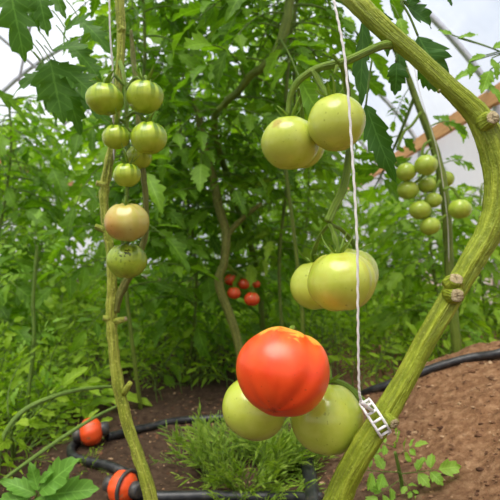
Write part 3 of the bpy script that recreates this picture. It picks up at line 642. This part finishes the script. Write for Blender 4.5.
for kk, (x, y, h) in enumerate(((-1.9, 4.3, 1.4), (-1.3, 4.5, 1.8), (-.75, 4.1, 2.3), (-.25, 4.3, 2.4), (.2, 4.0, 2.3), (.45, 4.7, 1.9), (-1.6, 5.4, 1.6), (-.9, 5.5, 2.4), (-.3, 5.6, 2.5), (.1, 5.5, 2.3), (.75, 5.6, 1.4), (1.1, 6.2, 1.2))):
    o = bgplant(x, y, h, 26, .27, 'tomato plant merging into the solid green wall of the furthest row', 200+kk, mats=FL); o['group'] = 'tomato plants of the furthest row'
# right-edge plant: only pale young shoots reach into view
root = plant_root('tomato_plant', .62, .95, 'tomato plant beyond the right edge, pale young shoots reaching in against the film'); Re = M4(root)
mb = MB(); k = catmull([(.62, .95, .15), (.63, .96, .5), (.60, .94, .8), (.585, .93, 1.05)], 8); tube(mb, k, .006, 10); mb.build('main_stem', m_stem_bg, root, Re)
YG = [m_leaf_young, m_petiole]
for s_, (b_, t_, st, wr) in enumerate((((458, 38), (478, 32), (520, 60), .4), ((470, 62), (473, 76), (520, 50), .6), ((486, 55), (470, 58), (520, 50), .45), ((490, 70), (482, 92), (520, 50), .6), ((492, 58), (500, 78), (520, 50), .6), ((493, 48), (512, 40), (520, 50), .6), ((452, 35), (440, 28), (520, 60), .5), ((488, 84), (505, 100), (520, 60), .6), ((455, 80), (482, 60), (445, 88), .3), ((399, 18), (406, 40), (392, 5), .6))):
    one_leaf(root, Re, P(*b_, .92), P(*t_, .91), (.3*math.sin(s_*2), -1, .5), YG, wr, seed=50+s_, stalk=P(*st, .93))

# small red fruit by the crooked stem
for kk, (px, py, rp, dd, lb) in enumerate(((234, 293, 7, 1.62, 'small red tomato nearest the crooked stem'), (252, 299, 8, 1.60, 'lowest small red tomato beside the crooked stem'), (244, 284, 6, 1.66, 'small red tomato in the middle of the far red cluster'), (231, 280, 6.5, 1.66, 'small red tomato touching the back of the crooked stem'), (256, 284, 4.5, 1.72, 'tiniest dark red tomato at the right of the far red cluster'))):
    tomato(P(px, py, dd), rp*dd/500, (.1, .1, 1), m_redsmall, lb, 'small red tomatoes by the crooked stem', sq=.9, attach=P(px+1, py-rp-5, dd+.01), seed=80+kk, small=True, calyx=.8)

# explicit big leaves at upper left, part of a near-left plant
root = plant_root('tomato_plant', -.62, .92, 'near tomato plant off the left edge, large dark drooping leaves in the top corner'); Rl = M4(root)
mb = MB(); k = catmull([(-.62, .92, -.02), (-.61, .93, .5), (-.58, .92, .9), (-.56, .91, 1.2)], 8); tube(mb, k, .007, 10); mb.build('main_stem', m_stem_bg, root, Rl)
ML = [leaf_mat('leaf_shade_green', (0.035, 0.10, 0.010), (0.06, 0.155, 0.014), (0.10, 0.22, 0.02), trans=.38), m_petiole]  # darker leaf green: the dimness of backlit leaves is put into the colour
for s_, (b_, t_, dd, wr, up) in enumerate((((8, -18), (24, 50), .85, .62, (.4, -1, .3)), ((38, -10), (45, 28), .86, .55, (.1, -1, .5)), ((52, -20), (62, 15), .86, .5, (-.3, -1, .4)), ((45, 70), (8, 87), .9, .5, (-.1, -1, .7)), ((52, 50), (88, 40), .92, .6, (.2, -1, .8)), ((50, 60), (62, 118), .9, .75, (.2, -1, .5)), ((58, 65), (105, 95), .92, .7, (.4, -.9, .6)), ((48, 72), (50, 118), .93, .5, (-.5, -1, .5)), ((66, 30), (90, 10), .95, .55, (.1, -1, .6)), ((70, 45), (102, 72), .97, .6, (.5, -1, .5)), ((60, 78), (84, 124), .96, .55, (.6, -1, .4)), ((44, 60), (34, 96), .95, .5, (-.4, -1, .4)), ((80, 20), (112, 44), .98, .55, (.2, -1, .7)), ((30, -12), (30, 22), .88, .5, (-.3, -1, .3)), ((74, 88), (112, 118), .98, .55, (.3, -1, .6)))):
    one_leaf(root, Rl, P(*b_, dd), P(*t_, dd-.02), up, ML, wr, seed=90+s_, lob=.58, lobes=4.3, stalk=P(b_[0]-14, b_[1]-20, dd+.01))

# ------------------------------------------------------------------ undergrowth and weeds
rng = np.random.default_rng(31); mb = MB(); cnt = 0
while cnt < 2600:
    x, y = rng.uniform(-1.5, 1.5), rng.uniform(.95, 4.2)
    px = 250+500*x/y; py = 250+500*(CAMZ-.03)/y
    left = px < 62+(410-py)*1.1
    dens = 1.0 if (left and y > 1.1) else (0.8 if y > 1.9 else (.5 if (y > 1.62 and x < .05) else (0.6 if (x > .30 and y > 1.5) else 0.0)))
    if rng.random() > dens: continue
    z = H(x, y); a = rng.uniform(0, 6.28); el = rng.uniform(.3, 1.25); hgt = rng.uniform(0, .16) if left else rng.uniform(0, .10)
    dv = (math.cos(a)*math.cos(el), math.sin(a)*math.cos(el), math.sin(el)); L = rng.uniform(.07, .16)*(1.0 if y < 2.2 else 1.4)
    put(mb, (TINY+FERN)[rng.integers(11)], (x, y, z+hgt-.005), frame(dv, (rng.normal(0, .4), -.5, .6)), L); 
    if hgt > .02: tube(mb, [(x+.01, y, z-.01), (x, y, z+hgt)], [.0016, .0012], 4, 1, cap=False)
    cnt += 1
tag(mb.build('undergrowth', [m_weed, m_petiole]), 'low tangle of fine bright green weeds covering the soil under the tomato plants', 'weeds', kind='stuff')

def weed(px, py, n, L, label, seed, tpl, mats, rad=.05, el=(.35, 1.3), name='weed_tuft', cat='weed', base=None):
    rng = np.random.default_rng(seed); g = G(px, py); root = empty(name, (g[0], g[1], H(g[0], g[1]))); tag(root, label, cat); Rm = M4(root); mb = MB()
    for i in range(n):
        a = rng.uniform(0, 6.28); rr = rad*math.sqrt(rng.random()); x, y = g[0]+rr*math.cos(a), g[1]+rr*math.sin(a); a2 = a+rng.normal(0, .5); e = rng.uniform(*el)
        put(mb, tpl[rng.integers(len(tpl))], (x, y, H(x, y)-.004), frame((math.cos(a2)*math.cos(e), math.sin(a2)*math.cos(e), math.sin(e)), (rng.normal(0, .3), -.3, 1)), L*rng.uniform(.6, 1.2))
    mb.build('foliage', mats, root, Rm); return root
def blades(N, rng):
    m = MB()
    s = np.linspace(0, 1, 9); R = np.stack([s*(1-.15*s), .1*rng.normal()*s*s, .05*s-rng.uniform(.1, .45)*s*s], 1); tube(m, R, np.linspace(.012, .005, 9), 4, 1, cap=False)
    for k in range(N):
        i = rng.integers(1, 9); sd = rng.choice([-1, 1]); v, q, a = leaflet(rng.uniform(.18, .34), .028, 5, rng, .3, 2, .05); M = rotm('Z', sd*rng.uniform(.35, .9))@rotm('Y', rng.uniform(-.5, .2)); m.add(v@M.T+R[i], q, 0, a)
    return (np.concatenate(m.v), np.concatenate(m.q), np.concatenate(m.m), np.concatenate(m.a))
BL = [blades(15, rng) for _ in range(6)]
WB = [leaf_mat('weed_narrow', (0.13, 0.23, 0.02), (0.20, 0.31, 0.03), (0.29, 0.40, 0.06), trans=.35, vein=.1), m_petiole]; WO = [m_weed2, m_petiole]; WG = [m_weed, m_petiole]
weed(246, 480, 130, .135, 'feathery clump of narrow-leaved weeds on the soil below the red tomato', 1, BL, WB, .085)
weed(288, 462, 60, .125, 'smaller feathery weed clump behind the two green tomatoes', 2, BL, WB, .05)
weed(196, 462, 12, .11, 'sparse narrow-leaved weed sprig at the left side of the feathery clump', 3, BL, WO, .03)
weed(190, 380, 30, .14, 'fine-leaved weed on dark soil behind the black hose', 4, FERN, WG, .08)
weed(335, 335, 40, .20, 'ferny weed in shade to the right of the red tomato', 5, FERN+TINY, WO, .10)
weed(225, 350, 30, .18, 'ferny weed at the foot of the crooked stem', 6, FERN, WG, .09)
weed(440, 330, 26, .15, 'ferny weed at the foot of the right truss plant', 7, FERN+TINY, WG, .08)
weed(480, 325, 26, .15, 'ferny weed beyond the hose at the right edge', 8, FERN+TINY, WG, .08)
weed(30, 425, 34, .16, 'bright lobed weed at the left edge before the hose', 9, TINY+FERN, WG, .08)
weed(90, 470, 8, .05, 'tiny weed sprig on the soil beside the hose bend', 10, FERN, WG, .02)
YW = [leaf_mat('weed_light', (0.17, 0.31, 0.015), (0.25, 0.41, 0.022), (0.36, 0.52, 0.05), trans=.42), m_petiole]
for kk, (px, py, n, L, lb) in enumerate(((12, 440, 26, .17, 'light green ferny weed under the arching bare stalk at the left edge'), (60, 405, 26, .17, 'light green ferny weed where the left tangle meets the bare soil'), (6, 395, 24, .20, 'tall light green ferny weed at the left edge beside the young plant'), (45, 380, 26, .2, 'light green ferny weed at the foot of the young plant with the pale stem'), (95, 378, 22, .17, 'light green ferny weed behind the slender left stem'), (50, 447, 12, .10, 'small light green weed beside the broad-leaved corner plant'), (140, 365, 20, .18, 'light green ferny weed to the right of the slender left stem'), (-4, 455, 22, .20, 'light green ferny weed cut by the left edge, just above the broad-leaved corner plant'), (30, 408, 24, .22, 'tallest light green ferny weed rising behind the arching bare stalk'), (380, 352, 24, .16, 'light green ferny weed in the dip behind the hose, left of the thick stem'))):
    weed(px, py, n, L, lb, 40+kk, FERN+TINY, YW, .07)
# seedling at lower right
g = G(398, 493); root = empty('tomato_seedling', (g[0], g[1], H(g[0], g[1]))); tag(root, 'small tomato seedling with round-lobed leaves on the brown soil at lower right', 'seedling'); Rs = M4(root); dS = g[1]
SG = [m_leaf_young, m_petiole]
mb = MB(); p, r_ = pxpath([(398, 505, dS, 4), (402, 488, dS, 4), (398, 465, dS-.01, 3.5), (395, 452, dS-.015, 3)], 6); tube(mb, p, r_, 8); mb.build('main_stem', m_petiole, root, Rs)
for s_, (b_, t_, up) in enumerate((((396, 448), (374, 443), (0, -.7, 1)), ((397, 456), (413, 446), (.1, -.8, 1)), ((400, 474), (436, 472), (0, -.9, .8)), ((400, 472), (366, 474), (0, -.9, .8)), ((401, 478), (414, 494), (.2, -1, .8)), ((400, 480), (378, 494), (-.2, -1, .7)), ((395, 448), (396, 438), (.1, -.8, .8)))):
    leaf_part(root, P(*b_, dS-.01), P(*t_, dS-.03), up, SEED[s_ % 3], SG, scale=1.5)
# leafy weed bottom left
g = G(30, 530); root = empty('leafy_weed', (g[0], g[1], H(g[0], g[1]))); tag(root, 'broad-leaved green plant in the bottom left corner', 'weed'); Rs = M4(root); dS = .86
MG = [leaf_mat('leaf_fresh', (0.075, 0.20, 0.025), (0.11, 0.26, 0.03), (0.17, 0.34, 0.05), trans=.3), m_petiole]
for s_, (b_, t_, up, wr) in enumerate((((40, 492), (74, 458), (-.3, -.9, .7), .62), ((45, 496), (98, 487), (.1, -.8, 1), .6), ((36, 494), (0, 478), (-.1, -.8, 1), .5), ((34, 500), (60, 512), (.1, -.9, .6), .6), ((30, 498), (-8, 502), (0, -.8, .8), .6), ((38, 490), (30, 462), (.4, -.9, .5), .5), ((60, 505), (92, 512), (0, -.8, 1), .55), ((40, 482), (52, 470), (.2, -.8, 1), .5))):
    one_leaf(root, Rs, P(*b_, dS), P(*t_, dS-.02+.01*(s_ % 3)), up, MG, wr, seed=130+s_, lobes=4, lob=.3, droop=.12, stalk=P(30, 530, dS+.02))
# young light plant left with pale stem
root = plant_root('young_tomato_plant', P(33, 330, 1.3)[0], 1.3, 'young tomato plant with a pale green straight stem at left', 'plant'); Rs = M4(root)
mb = MB(); p, r_ = pxpath([(37, 245, 1.3, 3), (36, 262, 1.3, 4), (33, 300, 1.3, 4), (34, 340, 1.3, 4), (28, 400, 1.3, 4), (24, 446, 1.3, 4)], 6); tube(mb, p, r_, 8); mb.build('main_stem', m_petiole, root, Rs)
for s_, (b_, t_) in enumerate((((36, 258), (10, 235)), ((36, 256), (62, 232)), ((36, 252), (30, 212)), ((36, 262), (70, 262)), ((34, 275), (0, 268)), ((33, 330), (65, 335)), ((33, 335), (2, 345)), ((32, 360), (75, 375)), ((32, 350), (40, 315)), ((32, 380), (-10, 395)))):
    leaf_part(root, P(*b_, 1.3), P(*t_, 1.26+.06*(s_ % 2)), (.1, -.7, .9), LO[s_ % 9], YG)
# two long bare stalks leaning in from the left edge
for rows, lb in (([(-2, 470, 1.0, 5), (2, 440, 1.02, 5), (22, 412, 1.05, 5), (55, 396, 1.1, 4.5), (85, 389, 1.15, 4), (115, 386, 1.2, 3)], 'long arching bare green stalk at the left edge, the upper of two'), ([(-8, 490, .95, 4), (10, 475, .96, 4), (50, 446, 1.0, 4), (90, 420, 1.05, 3.5), (117, 406, 1.08, 2.5)], 'long straight bare green stalk passing over the orange fitting')):
    mb = MB(); p, r_ = pxpath(rows, 8); g = np.array([p[0][0]-.02, p[0][1], H(p[0][0]-.02, p[0][1])-.01]); p = np.vstack([g, p]); r_ = np.concatenate([[r_[0]], r_]); tube(mb, p, r_, 8)
    tag(mb.build('bare_stalk', m_petiole), lb, 'stalk', 'bare stalks at the left edge')

# ------------------------------------------------------------------ drip hoses and fittings
HR = .0105
def hose(pxs, label, extra=None, lift=0.0, r=HR):
    g = [G(*q) for q in pxs]; k = catmull(g, 10)
    for q in k: q[2] = H(q[0], q[1])*.5+q[2]*.5+r*.95+lift
    for _ in range(3): k[1:-1, 2] = (k[:-2, 2]+k[1:-1, 2]+k[2:, 2])/3
    mb = MB(); tube(mb, k, r, 14, jitter=.04); o = mb.build('irrigation_hose', m_hose); tag(o, label, 'hose'); return k
h1 = hose([(107, 441), (140, 433), (185, 424), (235, 419), (290, 410), (340, 402), (370, 394), (405, 382), (440, 370), (475, 361), (510, 354), (560, 345)], 'black hose running from the orange fitting past the tomatoes to the right edge')
h2 = hose([(77, 447), (71, 453), (75, 462), (95, 467), (115, 473), (131, 482), (141, 499)], 'short black hose bent in a loop between the two orange fittings')
h3 = hose([(140, 500), (180, 501), (230, 502), (280, 503), (322, 505)], 'black hose along the bottom edge of the picture')
h4 = hose([(303, 452), (307, 470), (311, 490), (316, 530)], 'black hose end pointing at the viewer below the two green tomatoes', r=.015)
def fitting(c, ax, r, label, rim=False):
    ax = np.asarray(ax, float); ax /= np.linalg.norm(ax); c = np.asarray(c); root = empty('hose_fitting', c-np.array([0, 0, r])); tag(root, label, 'hose fitting', 'orange hose fittings'); Rm = M4(root)
    t = np.linspace(-1, 1, 17); mb = MB(); tube(mb, [c+ax*r*.85*x for x in t], [r*max(.35, (1-abs(x)**2.6)**.5) for x in t], 32, ridge=.03, nr=9); mb.build('body', m_orange, root, Rm)
    for s in (-1, 1):
        mb = MB(); tube(mb, [c+ax*s*r*x for x in (.6, .85, 1.0, 1.3, 1.32)], [r*.42, r*.52, r*.52, r*.46, r*.40], 20); mb.build('collar', m_dark, root, Rm)
    if rim:
        mb = MB(); f = frame(ax, (0, 0, 1)); tube(mb, [c+ax*r*.35+r*1.04*(math.cos(a)*f[:, 1]+math.sin(a)*f[:, 2]) for a in np.linspace(0, 2*PI, 49)], r*.13, 10, cap=False); mb.build('rim', m_dark, root, Rm)
g1 = G(91, 446); g1[2] = H(g1[0], g1[1])+.034
fitting(g1, h1[0]-h2[0]+np.array([0, 0, .004]), .033, 'orange plastic hose fitting lying at the bend of the black hose')
g2 = G(123, 504); g2[2] = H(g2[0], g2[1])+.032
fitting(g2, (1, -.45, 0), .031, 'orange plastic hose fitting with a dark rim at the bottom edge', True)

# ------------------------------------------------------------------ soil crumbs
rng = np.random.default_rng(3); mb = MB()
ico = np.array([(1, 0, 0), (0, 1, 0), (-1, 0, 0), (0, -1, 0)]); 
def crumb(x, y, s):
    n = 6; a = np.linspace(0, 2*PI, n, endpoint=False); V = []
    for zz, rr in ((-.5, .4), (-.1, 1), (.35, .85), (.6, .15)):
        for t in a: V.append((rr*math.cos(t)*rng.uniform(.7, 1.3), rr*math.sin(t)*rng.uniform(.7, 1.3), zz*rng.uniform(.7, 1.2)))
    V = np.array(V)*s*np.array([rng.uniform(.7, 1.7), rng.uniform(.6, 1.1), rng.uniform(.5, .9)]); V = V@np.array(Matrix.Rotation(rng.uniform(0, 6.28), 3, 'Z')).T@rotm('X', rng.uniform(-.5, .5)).T
    q = [(i*n+j, i*n+(j+1) % n, (i+1)*n+(j+1) % n, (i+1)*n+j) for i in range(3) for j in range(n)]
    mb.add(V+np.array([x, y, H(x, y)+s*.1]), q)
for _ in range(9000):
    y = .55+1.2*rng.random()**1.2; x = rng.uniform(-.6, .95)
    if abs(x) > y*.62 or (x < .1 and rng.random() < .55): continue
    crumb(x, y, min(.009, .0014+.0014*rng.exponential()))
tag(mb.build('soil_crumbs', m_crumb, smooth=False), 'loose crumbs and clods of brown soil', 'soil', kind='stuff')
